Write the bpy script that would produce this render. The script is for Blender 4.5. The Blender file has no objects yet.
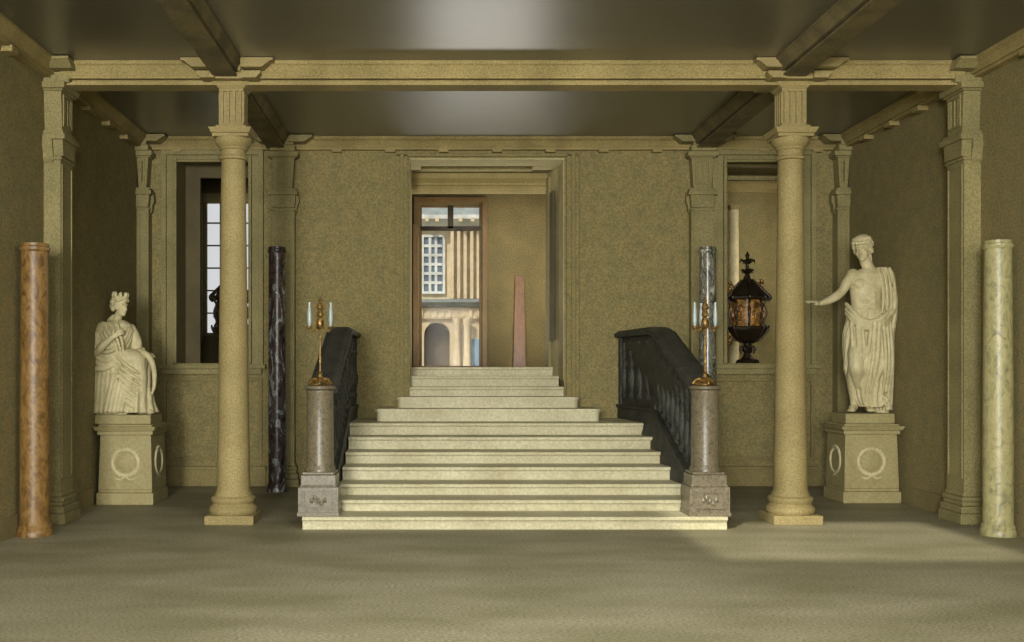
import bpy, bmesh, math, random
from mathutils import Vector, Matrix
random.seed(7)
PI = math.pi
C = bpy.context.scene.collection
F = 1035.0
def P(px, py, Y):
    return Vector(((px-432)*Y/F, Y, 1.7-(py-370)*Y/F))

# ------------------------------------------------------------------ materials
def lin(c):
    return tuple(((v/255)/12.92 if v/255 <= .04045 else ((v/255+.055)/1.055)**2.4) for v in c)
def mat(name, rgb, rough=.8, scale=40, amt=.25, bump=.0, metal=0.0, rgb2=None, bscale=2.0, bamt=.15, spec=.5, stretch=(1,1,1)):
    m = bpy.data.materials.new(name); m.use_nodes = True
    nt = m.node_tree; N = nt.nodes; L = nt.links
    b = N['Principled BSDF']
    b.inputs['Roughness'].default_value = rough; b.inputs['Metallic'].default_value = metal
    b.inputs['Specular IOR Level'].default_value = spec
    tc = N.new('ShaderNodeTexCoord'); mp = N.new('ShaderNodeMapping'); mp.inputs['Scale'].default_value = stretch
    L.new(tc.outputs['Object'], mp.inputs['Vector'])
    n1 = N.new('ShaderNodeTexNoise'); n1.inputs['Scale'].default_value = scale; n1.inputs['Detail'].default_value = 3
    n2 = N.new('ShaderNodeTexNoise'); n2.inputs['Scale'].default_value = bscale; n2.inputs['Detail'].default_value = 4
    L.new(mp.outputs[0], n1.inputs['Vector']); L.new(mp.outputs[0], n2.inputs['Vector'])
    c = lin(rgb); c2 = lin(rgb2) if rgb2 else tuple(v*(1-bamt*2) for v in c)
    mixb = N.new('ShaderNodeMix'); mixb.data_type = 'RGBA'
    mr = N.new('ShaderNodeMapRange'); mr.inputs[1].default_value = .35; mr.inputs[2].default_value = .65
    L.new(n2.outputs['Fac'], mr.inputs[0]); L.new(mr.outputs[0], mixb.inputs['Factor'])
    mixb.inputs[6].default_value = (*c, 1); mixb.inputs[7].default_value = (*c2, 1)
    mr1 = N.new('ShaderNodeMapRange'); mr1.inputs[1].default_value = .35; mr1.inputs[2].default_value = .65
    mr1.inputs[3].default_value = 1-amt; mr1.inputs[4].default_value = 1+amt
    L.new(n1.outputs['Fac'], mr1.inputs[0])
    mul = N.new('ShaderNodeVectorMath'); mul.operation = 'SCALE'
    L.new(mixb.outputs[2], mul.inputs[0]); L.new(mr1.outputs[0], mul.inputs['Scale'])
    L.new(mul.outputs[0], b.inputs['Base Color'])
    if bump:
        bp = N.new('ShaderNodeBump'); bp.inputs['Strength'].default_value = bump; bp.inputs['Distance'].default_value = .02
        L.new(n1.outputs['Fac'], bp.inputs['Height']); L.new(bp.outputs[0], b.inputs['Normal'])
    return m
def marble(name, stops, scale=6, rough=.35, stretch=(1,1,.5), dist=1.5):
    m = bpy.data.materials.new(name); m.use_nodes = True
    nt = m.node_tree; N = nt.nodes; L = nt.links; b = N['Principled BSDF']
    b.inputs['Roughness'].default_value = rough
    tc = N.new('ShaderNodeTexCoord'); mp = N.new('ShaderNodeMapping'); mp.inputs['Scale'].default_value = stretch
    n = N.new('ShaderNodeTexNoise'); n.inputs['Scale'].default_value = scale; n.inputs['Detail'].default_value = 7
    n.inputs['Distortion'].default_value = dist; n.inputs['Roughness'].default_value = .65
    r = N.new('ShaderNodeValToRGB')
    while len(r.color_ramp.elements) < len(stops): r.color_ramp.elements.new(.5)
    for e, (p, col) in zip(r.color_ramp.elements, stops):
        e.position = p; e.color = (*lin(col), 1)
    L.new(tc.outputs['Object'], mp.inputs['Vector']); L.new(mp.outputs[0], n.inputs['Vector'])
    L.new(n.outputs['Fac'], r.inputs[0]); L.new(r.outputs[0], b.inputs['Base Color'])
    return m
M = {}
M['wall'] = mat('wall_paint', (134,121,77), .9, 42, .24, .3, rgb2=(122,114,74), bscale=6)
M['pale'] = mat('light_toned_passage', (178,168,124), .85, 55, .2, rgb2=(160,150,108))  # lighter than the walls: bounced light put into the colour
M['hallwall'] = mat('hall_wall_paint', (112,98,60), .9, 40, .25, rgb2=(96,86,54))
M['ceiling'] = mat('dark_ceiling_paint', (50,48,36), .34, 50, .35, rgb2=(38,37,28), spec=1.0, stretch=(.3,1,1))
M['ceiling'].node_tree.nodes['Principled BSDF'].inputs['IOR'].default_value = 2.3
M['stone'] = mat('ochre_stone', (150,135,88), .75, 60, .2, .1, rgb2=(134,120,76))
M['pilaster'] = mat('pilaster_stone', (140,130,86), .8, 60, .25, .1, rgb2=(122,114,74))
M['trim'] = mat('trim_stone', (156,140,90), .8, 60, .25, rgb2=(134,120,74))
M['trimdk'] = mat('dark_trim', (96,86,56), .85, 50, .15)
M['beam'] = mat('shade_toned_beam', (118,106,68), .85, 50, .2, rgb2=(90,82,54), bscale=3)  # darker than the trim: shade on the lengthwise beams put into the colour
M['panel'] = mat('dado_paint', (132,120,76), .9, 45, .18, rgb2=(120,108,70))
M['floor'] = mat('stone_floor', (146,140,114), .6, 40, .4, .1, rgb2=(124,119,90), bscale=.8, stretch=(1,2.2,1), spec=.35)
M['step'] = mat('pale_marble_steps', (190,184,150), .55, 30, .14, rgb2=(170,162,126), bscale=1.5)
M['stepdk'] = mat('brown_shade_marble', (150,136,94), .6, 30, .12)  # unused; darker step copy for shade at the step ends
M['iron'] = mat('blue_black_stone', (66,66,58), .6, 45, .4, .3, rgb2=(46,47,44), bscale=6, spec=.3)
M['newel'] = marble('mottled_grey_granite', [(.3,(58,54,44)),(.47,(98,90,72)),(.56,(122,112,88)),(.7,(80,74,62))], 28, .35, (1,1,1))
M['dark_marble'] = marble('dark_veined_marble', [(.3,(16,17,20)),(.42,(44,42,44)),(.5,(92,74,66)),(.54,(50,54,62)),(.6,(170,174,168)),(.68,(36,38,44))], 7, .25, (1,1,.45))
M['green_marble'] = marble('pale_green_marble', [(.3,(96,94,70)),(.45,(146,140,98)),(.6,(168,160,114)),(.72,(112,110,84))], 12, .4, (1,1,.6))
M['grey_marble'] = marble('grey_green_marble', [(.3,(30,32,30)),(.42,(70,72,64)),(.5,(140,138,118)),(.56,(56,58,56)),(.64,(190,188,168))], 8, .25, (1,1,.5))
M['orange_marble'] = marble('orange_marble', [(.3,(70,48,20)),(.45,(108,80,38)),(.58,(136,106,58)),(.72,(84,58,26))], 10, .45, (1,1,.6))
M['red_marble'] = marble('red_marble', [(.3,(60,36,14)),(.5,(88,56,24)),(.7,(104,70,32))], 8, .4)
M['statue'] = mat('statue_marble', (200,190,148), .6, 30, .08, rgb2=(182,172,130), bscale=6)
M['ped'] = mat('pedestal_marble', (156,146,102), .65, 30, .12, rgb2=(150,138,92), bscale=5)
M['gold'] = mat('gilt_bronze', (158,126,66), .4, 60, .6, metal=.5, rgb2=(84,62,28), bscale=25)
M['bronze'] = mat('dark_bronze', (52,42,28), .4, 60, .4, .3, metal=.5)
M['amber'] = mat('amber_enamel', (176,128,58), .45, 45, .8, rgb2=(70,48,22), bscale=16)
M['candle'] = mat('milky_glass', (156,170,168), .25, 30, .05)
M['wood'] = mat('door_wood', (112,86,46), .55, 40, .2)
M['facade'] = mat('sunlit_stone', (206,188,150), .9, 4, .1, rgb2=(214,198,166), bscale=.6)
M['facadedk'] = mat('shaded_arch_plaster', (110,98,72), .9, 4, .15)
M['slate'] = mat('grey_roof_slate', (150,158,154), .8, 6, .12)
M['blue'] = mat('pale_blue_paint', (150,176,196), .6, 6, .08)
M['pane'] = mat('blue_grey_pane', (112,128,140), .3, 6, .1)
M['cream'] = mat('cream_plaster', (220,206,160), .8, 20, .1)
M['white'] = mat('white_paint', (220,222,214), .6, 6, .05)
def glass():
    m = bpy.data.materials.new('window_glass'); m.use_nodes = True
    nt = m.node_tree; N = nt.nodes; L = nt.links
    for n in list(N): N.remove(n)
    o = N.new('ShaderNodeOutputMaterial'); t = N.new('ShaderNodeBsdfTransparent'); g = N.new('ShaderNodeBsdfGlossy')
    g.inputs['Roughness'].default_value = .05; mx = N.new('ShaderNodeMixShader'); mx.inputs[0].default_value = .003
    n = N.new('ShaderNodeTexNoise'); n.inputs['Scale'].default_value = 2
    r = N.new('ShaderNodeMapRange'); r.inputs[3].default_value = .92; r.inputs[4].default_value = .99
    L.new(n.outputs['Fac'], r.inputs[0]); L.new(r.outputs[0], t.inputs['Color'])
    L.new(t.outputs[0], mx.inputs[1]); L.new(g.outputs[0], mx.inputs[2]); L.new(mx.outputs[0], o.inputs[0])
    return m
M['glass'] = glass()

# ------------------------------------------------------------------ mesh helpers
def box(bm, x0, x1, y0, y1, z0, z1, tx=0, ty=0):
    """box; tx, ty shrink the bottom in x and y"""
    v = [bm.verts.new(p) for p in [(x0+tx,y0+ty,z0),(x1-tx,y0+ty,z0),(x1-tx,y1-ty,z0),(x0+tx,y1-ty,z0),
                                   (x0,y0,z1),(x1,y0,z1),(x1,y1,z1),(x0,y1,z1)]]
    for f in [(3,2,1,0),(4,5,6,7),(0,1,5,4),(1,2,6,5),(2,3,7,6),(3,0,4,7)]:
        bm.faces.new([v[i] for i in f])
def prism(bm, poly, axis, a, b):
    """extrude 2-D polygon (u,v) along axis 'x' (u=y,v=z), 'y' (u=x,v=z) or 'z' (u=x,v=y)"""
    def pt(u, v, t):
        return (t,u,v) if axis == 'x' else ((u,t,v) if axis == 'y' else (u,v,t))
    A = [bm.verts.new(pt(u,v,a)) for u,v in poly]; B = [bm.verts.new(pt(u,v,b)) for u,v in poly]
    n = len(poly)
    bm.faces.new(A); bm.faces.new(B[::-1])
    for i in range(n): bm.faces.new((A[i],B[i],B[(i+1)%n],A[(i+1)%n]))
def lathe(bm, prof, cx=0, cy=0, seg=32, ripple=None, phase=0.0):
    rings = []
    for r, z in prof:
        ring = []
        for k in range(seg):
            a = 2*PI*k/seg + phase
            rr = r*(ripple(a, z) if ripple else 1)
            ring.append(bm.verts.new((cx+rr*math.cos(a), cy+rr*math.sin(a), z)))
        rings.append(ring)
    for i in range(len(rings)-1):
        for k in range(seg):
            bm.faces.new((rings[i][k], rings[i][(k+1)%seg], rings[i+1][(k+1)%seg], rings[i+1][k]))
    bm.faces.new(rings[0][::-1]); bm.faces.new(rings[-1])
def loft(bm, rings):
    """rings: list of lists of points, closed and capped"""
    R = [[bm.verts.new(p) for p in r] for r in rings]; n = len(R[0])
    for i in range(len(R)-1):
        for k in range(n):
            bm.faces.new((R[i][k], R[i][(k+1)%n], R[i+1][(k+1)%n], R[i+1][k]))
    bm.faces.new(R[0][::-1]); bm.faces.new(R[-1])
def smooth_path(pts, sub=6):
    pts = [Vector(p) for p in pts]
    if len(pts) < 3: return pts, [0, 1]
    out = []; ts = []
    for i in range(len(pts)-1):
        p0 = pts[max(i-1,0)]; p1 = pts[i]; p2 = pts[i+1]; p3 = pts[min(i+2,len(pts)-1)]
        for s in range(sub):
            t = s/sub
            out.append(.5*((2*p1)+(-p0+p2)*t+(2*p0-5*p1+4*p2-p3)*t*t+(-p0+3*p1-3*p2+p3)*t**3)); ts.append(i+t)
    out.append(pts[-1]); ts.append(len(pts)-1)
    return out, ts
def tube(bm, pts, rad, seg=10, flat=1.0, up=(0,1,0)):
    """rounded tube through pts; rad a number or a list; flat squashes along up"""
    n0 = len(pts)
    rad = [rad]*n0 if not isinstance(rad, (list,tuple)) else list(rad)
    path, ts = smooth_path(pts) if n0 > 2 else ([Vector(pts[0]), Vector(pts[1])], [0, 1])
    rr = []
    for t in ts:
        i = min(int(t), n0-2); f = t-i
        f = f*f*(3-2*f)
        rr.append(rad[i]*(1-f)+rad[i+1]*f)
    rings = []; up = Vector(up).normalized()
    def frame(i):
        d = (path[min(i+1,len(path)-1)]-path[max(i-1,0)])
        d = d.normalized() if d.length > 1e-9 else Vector((0,0,1))
        a = d.cross(up)
        if a.length < .15: a = d.cross(Vector((1,0,0)) if abs(d.x) < .8 else Vector((0,0,1)))
        a.normalize(); return d, a, a.cross(d).normalized()
    def ring(c, a, b, r):
        return [c + a*math.cos(2*PI*k/seg)*r + b*math.sin(2*PI*k/seg)*r*flat for k in range(seg)]
    d, a, b = frame(0)
    for q in (.3, .75): rings.append(ring(path[0]-d*rr[0]*math.sqrt(max(0,1-q*q))*.8, a, b, rr[0]*q))
    for i in range(len(path)):
        d, a, b = frame(i); rings.append(ring(path[i], a, b, rr[i]))
    for q in (.75, .3): rings.append(ring(path[-1]+d*rr[-1]*math.sqrt(max(0,1-q*q))*.8, a, b, rr[-1]*q))
    loft(bm, rings)
def blob(bm, c, r, rot=None, seg=14):
    """ellipsoid"""
    c = Vector(c); r = (r,r,r) if not isinstance(r,(tuple,list)) else r
    ret = bmesh.ops.create_uvsphere(bm, u_segments=seg, v_segments=max(8,seg*2//3), radius=1)
    mt = Matrix.Translation(c) @ (rot.to_4x4() if rot else Matrix.Identity(4)) @ Matrix.Diagonal((*r,1))
    bmesh.ops.transform(bm, matrix=mt, verts=ret['verts'])
def torus(bm, c, R, r, axis='z', seg=32, ts=10, sz=1.0):
    rings = []
    for i in range(seg):
        a = 2*PI*i/seg; ring = []
        for j in range(ts):
            b = 2*PI*j/ts; q = R + r*math.cos(b); h = r*math.sin(b)
            u, v = q*math.cos(a), q*math.sin(a)*sz
            p = (u,v,h) if axis == 'z' else ((u,h,v) if axis == 'y' else (h,u,v))
            ring.append(bm.verts.new(Vector(c)+Vector(p)))
        rings.append(ring)
    for i in range(seg):
        for j in range(ts):
            bm.faces.new((rings[i][j], rings[(i+1)%seg][j], rings[(i+1)%seg][(j+1)%ts], rings[i][(j+1)%ts]))
def obj(name, bm, m, parent=None, smooth=False, bevel=0.0, voxel=0.0, relax=0):
    bmesh.ops.recalc_face_normals(bm, faces=bm.faces)
    me = bpy.data.meshes.new(name); bm.to_mesh(me); bm.free()
    o = bpy.data.objects.new(name, me); C.objects.link(o)
    if voxel:
        r = o.modifiers.new('r', 'REMESH'); r.mode = 'VOXEL'; r.voxel_size = voxel; r.use_smooth_shade = True
        if relax:
            s = o.modifiers.new('s', 'SMOOTH'); s.factor = .5; s.iterations = relax
        dg = bpy.context.evaluated_depsgraph_get(); dg.update()
        me2 = bpy.data.meshes.new_from_object(o.evaluated_get(dg)); o.modifiers.clear(); o.data = me2
        bpy.data.meshes.remove(me); me = me2; me.name = name
        for p in me.polygons: p.use_smooth = True
    me.materials.clear(); me.materials.append(m)
    if smooth and not voxel:
        for p in me.polygons: p.use_smooth = True
        me.update()
        o.data.set_sharp_from_angle(angle=math.radians(38)) if hasattr(o.data, 'set_sharp_from_angle') else None
    if bevel:
        b = o.modifiers.new('bevel', 'BEVEL'); b.width = bevel; b.segments = 2; b.limit_method = 'ANGLE'
    if parent: o.parent = parent
    return o
def thing(name, label, cat, loc=(0,0,0), rz=0, group=None):
    o = bpy.data.objects.new(name, None); C.objects.link(o)
    o.location = loc; o.rotation_euler = (0,0,rz); o['label'] = label; o['category'] = cat
    o.empty_display_size = .1
    if group: o['group'] = group
    return o
def tag(o, label, cat, group=None):
    o['label'] = label; o['category'] = cat
    if group: o['group'] = group
    return o
def struct(name, bm, m, parent=None, bevel=0, label=None):
    o = obj(name, bm, m, parent, bevel=bevel)
    if not parent: o['kind'] = 'structure'
    if label: o['label'] = label
    return o
def B(): return bmesh.new()
def dup(root, loc, rz=0, label=None):
    r = root.copy(); C.objects.link(r); r.location = loc; r.rotation_euler = (0,0,rz)
    if label: r['label'] = label
    for ch in list(root.children):
        c = ch.copy(); C.objects.link(c); c.parent = r
        for g in list(ch.children):
            d = g.copy(); C.objects.link(d); d.parent = c
    return r

# ------------------------------------------------------------------ room shell
XL, XR, YW, ZC = -4.28, 6.05, 15.2, 5.09
YF = -8.0
HZ = 1.746                      # floor of the upper hall
bm = B(); box(bm, XL-.4, XR+.4, YF-.3, YW+.6, -.3, 0); struct('floor', bm, M['floor'])
SK = (-.6, 2.4, 4.2, 6.8)       # opening added for a fill lamp, behind the viewer's field of view
bm = B(); box(bm, XL-.4, XR+.4, YF-.3, SK[2], ZC, ZC+.3); box(bm, XL-.4, XR+.4, SK[3], YW+.6, ZC, ZC+.3)
box(bm, XL-.4, SK[0], SK[2], SK[3], ZC, ZC+.3); box(bm, SK[1], XR+.4, SK[2], SK[3], ZC, ZC+.3); struct('ceiling', bm, M['ceiling'])
bm = B(); box(bm, XL-.4, XL, YF, YW+.6, 0, ZC); struct('wall_left', bm, M['wall'])
bm = B(); box(bm, XR, XR+.4, YF, YW+.6, 0, ZC); struct('wall_right', bm, M['wall'])
# front wall behind the viewer, with three tall windows
FW = [(-3.6,-1.4), (-.2,2.0), (3.2,5.4)]
bm = B(); xs = XL
for a, b in FW:
    box(bm, xs, a, YF-.3, YF, 0, ZC); box(bm, a, b, YF-.3, YF, 0, .7); box(bm, a, b, YF-.3, YF, 4.7, ZC); xs = b
box(bm, xs, XR, YF-.3, YF, 0, ZC); struct('wall_front', bm, M['wall'])
# back wall, with a stepped opening and two side openings
AL = (-3.74,-2.69); AR = (4.32,5.40); CX = (-.323,1.94)
AZ = (1.80,4.80)
bm = B(); T = YW+.6
box(bm, XL, AL[0], YW, T, 0, ZC); box(bm, AL[0], AL[1], YW, T, 0, AZ[0]); box(bm, AL[0], AL[1], YW, T, AZ[1], ZC)
box(bm, AL[1], CX[0], YW, T, 0, ZC); box(bm, CX[0], CX[1], YW, T, 4.81, ZC)
box(bm, CX[1], AR[0], YW, T, 0, ZC); box(bm, AR[0], AR[1], YW, T, 0, AZ[0]); box(bm, AR[0], AR[1], YW, T, AZ[1]+.02, ZC)
box(bm, AR[1], XR, YW, T, 0, ZC)
struct('wall_back', bm, M['wall'])
# short passage behind the middle opening
bm = B()
prism(bm, [(1.94-.0001,YW+.6),(1.81,16.4),(2.2,16.4),(2.2,YW+.6)], 'z', 1.2, 5.2)
prism(bm, [(CX[0],YW+.6),(CX[0]+.0,16.4),(-.7,16.4),(-.7,YW+.6)], 'z', 1.2, 5.2)
box(bm, CX[0], 1.94, YW+.6, 15.7, 4.81, 5.2); box(bm, CX[0], 1.94, 16.12, 16.4, 4.81, 5.2)
box(bm, CX[0], -.17, 15.6, 16.2, 4.81, 5.2); box(bm, 1.55, 1.94, 15.7, 16.2, 4.81, 5.2); box(bm, -.17, 1.55, 15.7, 16.2, 4.95, 5.2)
struct('wall_passage', bm, M['pale'])
bm = B()                                   # bright cornice across the inner end of the passage
prism(bm, [(16.30,4.80),(16.30,4.72),(16.36,4.66),(16.36,4.62),(16.33,4.60),(16.33,4.55),(16.39,4.50),(16.46,4.50),(16.46,4.80)], 'x', CX[0], 1.82)
struct('trim_1', bm, M['trim'])
# door casing around the middle opening
bm = B()
for a, b, c in ((-.53,-.35,.05), (-.47,-.41,.08), (1.97,2.16,.05), (2.04,2.10,.08)):
    box(bm, a, b, YW-c, YW+.01, 1.0, 4.86)
box(bm, -.53, 2.16, YW-.05, YW+.01, 4.83, 4.87)
struct('trim_2', bm, M['wall'], bevel=.008)
# jamb strip and flat dark strip for a slot on the right reveal
bm = B(); prism(bm, [(1.815,16.15),(1.80,16.39),(1.84,16.39),(1.86,16.15)], 'z', HZ, 4.72); struct('trim_3', bm, M['pilaster'])
bm = B(); prism(bm, [(1.850,15.86),(1.826,16.10),(1.86,16.10),(1.88,15.86)], 'z', 2.15, 4.45); struct('trim_4', bm, M['trimdk'])
bm = B(); box(bm, CX[0], CX[1], YW+.001, 15.69, 4.79, 4.815); struct('trim_35', bm, M['pale'])  # thin panel added under the soffit, its pale tone painting bounced light
bm = B(); box(bm, CX[1]-.012, CX[1]+.01, YW+.001, YW+.6, 1.55, 4.79); struct('trim_36', bm, M['pale'])  # thin panel added on the jamb, lit look put into its colour
# hall beyond
hx0, hx1, hy = -1.5, 3.0, 20.0
wx = (-.23, .95); wz = (HZ, 4.89)
bm = B(); box(bm, hx0, hx1, 16.05, hy+.3, HZ-.3, HZ); struct('floor_hall', bm, M['floor'])
bm = B(); box(bm, hx0-.1, hx1+.1, 16.4, hy+.3, 5.6, 5.8); struct('ceiling_hall', bm, M['ceiling'])
bm = B()
box(bm, hx0-.1, hx0, 16.4, hy, HZ-.3, 5.6); box(bm, hx1, hx1+.1, 16.4, hy, HZ-.3, 5.6)
box(bm, hx0, -.7, 16.3, 16.4, HZ-.3, 5.6); box(bm, 2.2, hx1, 16.3, 16.4, HZ-.3, 5.6); box(bm, -.7, 2.2, 16.4, 16.5, 4.82, 5.6)
box(bm, hx0, wx[0], hy, hy+.3, HZ-.3, 5.6); box(bm, wx[1], hx1, hy, hy+.3, HZ-.3, 5.6)
box(bm, wx[0], wx[1], hy, hy+.3, wz[1], 5.6)
struct('wall_hall', bm, M['hallwall'])
# side rooms seen through the two side openings
LW = (-3.98,-3.12,2.3,4.66)
bm = B(); box(bm, -6.5, -1.65, 18.0, 18.2, 0, LW[2]); box(bm, -6.5, LW[0], 18, 18.2, LW[2], 5.3); box(bm, LW[1], -1.65, 18, 18.2, LW[2], 5.3)
box(bm, LW[0], LW[1], 18, 18.2, LW[3], 5.3); box(bm, -6.6,-6.5, T, 18.2, 0, 5.3); box(bm, -1.65,-1.61, T, 18.2, 0, 5.3)
box(bm, -6.5, XL-.4, T-.1, T, 0, 5.3); struct('wall_left_room', bm, M['hallwall'])
bm = B(); box(bm, 3.15, 8, 18.0, 18.2, 0, 5.3); box(bm, 3.11,3.15, T, 18.2, 0, 5.3); box(bm, 8,8.1, T, 18.2, 0, 5.3); box(bm, XR+.4, 8, T-.1, T, 0, 5.3)
struct('wall_right_room', bm, M['wall'])
bm = B(); box(bm, -6.5, -1.65, T, 18.2, 5.3, 5.4); box(bm, 3.1, 8, T, 18.2, 5.3, 5.4); struct('ceiling_side_rooms', bm, M['ceiling'])
bm = B(); box(bm, -6.5, -1.65, T, 18.2, -.2, 0); box(bm, 3.1, 8, T, 18.2, -.2, 0); struct('floor_side_rooms', bm, M['floor'])
bm = B(); box(bm, -4.15, -3.0, 17.9, 18, 4.6, 4.76); box(bm, -4.08, -3.98, 17.93, 18, 2.2, 4.6); box(bm, -3.12,-3.02,17.93,18,2.2,4.6)
struct('trim_5', bm, M['trim'])
bm = B(); prism(bm, [(17.85,4.98),(17.85,4.92),(17.93,4.84),(17.93,4.78),(18,4.78),(18,4.98)], 'x', 4.6, 6.6)
struct('trim_6', bm, M['trim'])

# casings, sills and dado panels round the side openings
def frame_xz(bm, x0, x1, z0, z1, w, y0, y1, sides='lrtb'):
    if 'l' in sides: box(bm, x0, x0+w, y0, y1, z0, z1)
    if 'r' in sides: box(bm, x1-w, x1, y0, y1, z0, z1)
    if 't' in sides: box(bm, x0+w, x1-w, y0, y1, z1-w, z1)
    if 'b' in sides: box(bm, x0+w, x1-w, y0, y1, z0, z0+w)
k = 7
for (a, b) in (AL, AR):
    bm = B()
    frame_xz(bm, a-.22, b+.22, AZ[0]-.05, AZ[1]+.12, .07, YW-.07, YW+.01, 'lrt')
    frame_xz(bm, a-.15, b+.15, AZ[0]-.05, AZ[1]+.05, .10, YW-.035, YW+.01, 'lrt')
    frame_xz(bm, a-.045, b+.045, AZ[0], AZ[1]+.03, .045, YW-.06, YW+.01, 'lrt')
    box(bm, a-.26, b+.26, YW-.13, YW+.02, AZ[0]-.08, AZ[0]-.02); box(bm, a-.2, b+.2, YW-.09, YW+.02, AZ[0]-.16, AZ[0]-.08)
    struct('trim_%d' % k, bm, M['pilaster'], bevel=.006); k += 1
    bm = B()
    frame_xz(bm, a-.2, b+.2, .38, AZ[0]-.22, .045, YW-.04, YW+.01)
    box(bm, a-.26, b+.26, YW-.06, YW+.01, 0, .26)
    box(bm, a-.26, b+.26, YW-.08, YW+.01, .24, .29)
    struct('trim_%d' % k, bm, M['panel'], bevel=.006); k += 1
# recessed inner frame of the right opening
bm = B(); frame_xz(bm, AR[0], AR[1], AZ[0], AZ[1]-.16, .06, 15.66, 15.78, 'lrt'); box(bm, AR[0], AR[1], 15.66, 15.78, AZ[1]-.02, AZ[1]+.02)
struct('trim_%d' % k, bm, M['pilaster']); k += 1
bm = B(); box(bm, AL[0]+.0, AL[0]+.22, 15.72, 15.8, AZ[0], AZ[1]); box(bm, AL[0]+.22, AL[1], 15.72, 15.8, 4.62, 4.80)
struct('trim_%d' % k, bm, M['trimdk']); k += 1

# cornices with little blocks under them
def cornice_profile(s):
    return [(0,ZC),(.19*s,ZC),(.19*s,5.06),(.15*s,5.03),(.11*s,4.97),(.11*s,4.955),(.085*s,4.955),(.085*s,4.92),(0,4.92)]
bm = B(); prism(bm, [(YW-u, v) for u, v in cornice_profile(1)], 'x', XL, XR)
x = XL+.55
while x < XR-.2:
    box(bm, x-.07, x+.07, YW-.10, YW, 4.885, 4.93); x += .78
struct('trim_%d' % k, bm, M['trim']); k += 1
for sgn, X in ((1, XL), (-1, XR)):
    bm = B(); prism(bm, [(X+sgn*u*1.0, v) for u, v in cornice_profile(1)], 'y', YF, YW-.2)
    y = 1.0
    while y < YW-.5:
        if abs(y-11.6) > .5: box(bm, min(X, X+sgn*.13), max(X, X+sgn*.11), y-.08, y+.08, 4.87, 4.93)
        y += .78
    struct('trim_%d' % k, bm, M['trim']); k += 1
# baseboards
bm = B(); box(bm, XL, XL+.03, YF, 13.0, 0, .22); box(bm, XL, XL+.03, 13.9, YW, 0, .22); struct('baseboard_left', bm, M['panel'])
bm = B(); box(bm, XR-.03, XR, YF, 13.0, 0, .22); box(bm, XR-.03, XR, 13.9, YW, 0, .22); struct('baseboard_right', bm, M['panel'])
bm = B(); box(bm, AL[1]+.26, -1.45, YW-.03, YW, 0, .22); box(bm, 3.2, AR[0]-.26, YW-.03, YW, 0, .22); struct('baseboard_back', bm, M['panel'])
# beams
CLX, CRX, CY = -2.225, 4.015, 11.6
def beam_prof(c, drop):
    z = lambda h: ZC-(ZC-h)*drop
    h = [(-.27,ZC),(-.27,z(5.055)),(-.25,z(5.04)),(-.19,z(4.93)),(-.19,z(4.915)),(-.11,z(4.915)),(-.11,z(4.885)),(-.165,z(4.882)),(-.165,z(4.85)),
         (.165,z(4.85)),(.165,z(4.882)),(.11,z(4.885)),(.11,z(4.915)),(.19,z(4.915)),(.19,z(4.93)),(.25,z(5.04)),(.27,z(5.055)),(.27,ZC)]
    return [(c+(a if a < 0 else a*.55), b) for a, b in h]
def mk_beam(axis, c, a, b, drop, label):
    bm = B(); prism(bm, beam_prof(c, drop), axis, a, b)
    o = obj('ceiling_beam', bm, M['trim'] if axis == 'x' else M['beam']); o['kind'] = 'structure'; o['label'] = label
mk_beam('x', CY, XL+.19, XR-.19, 1.0, 'moulded beam crossing the dark ceiling over both round columns')
mk_beam('y', CLX, YF, CY-.27, .75, 'moulded beam running from the left column toward the viewer')
mk_beam('y', CLX, CY+.27, YW-.2, .75, 'moulded beam from the left column back to the wall')
mk_beam('y', CRX-.02, YF, CY-.27, .75, 'moulded beam running from the right column toward the viewer')
mk_beam('y', CRX-.02, CY+.27, YW-.2, .75, 'moulded beam from the right column back to the wall')
mk_beam('x', 3.0, XL+.19, CLX-.27, 1.0, 'rear moulded beam, left span')
mk_beam('x', 3.0, CLX+.27, CRX-.29, 1.0, 'rear moulded beam, middle span')
mk_beam('x', 3.0, CRX+.25, XR-.19, 1.0, 'rear moulded beam, right span')

# ------------------------------------------------------------------ round columns
def saddle_bm(w=.5, d=.40, mid=True):
    bm = B()
    for s in (-1, 1):
        a, b = sorted((s*.13, s*w)); 
        v = [(a,5.02),(b,5.02)] if s > 0 else [(a,5.02),(b,5.02)]
        if s > 0: poly = [(.15,4.985),(w-.12,4.985),(w-.03,5.055),(w,5.055),(w,5.085),(.15,5.085)]
        else: poly = [(-.15,4.985),(-.15,5.085),(-w,5.085),(-w,5.055),(-w+.03,5.055),(-w+.12,4.985)]
        prism(bm, poly, 'y', -d, d)
        if s > 0: poly = [(.15,4.89),(.30,4.89),(.35,4.94),(.35,4.965),(.15,4.965)]
        else: poly = [(-.15,4.89),(-.15,4.965),(-.35,4.965),(-.35,4.94),(-.30,4.89)]
        prism(bm, poly, 'y', -d+.08, d-.08)
    box(bm, -.12, .12, -.48, .48, 5.01, 5.075); box(bm, -.15, .15, -.34, .34, 4.965, 5.02, .02, .02)
    box(bm, -.16, .16, -.28, .28, 4.89, 5.085)
    return bm
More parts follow.
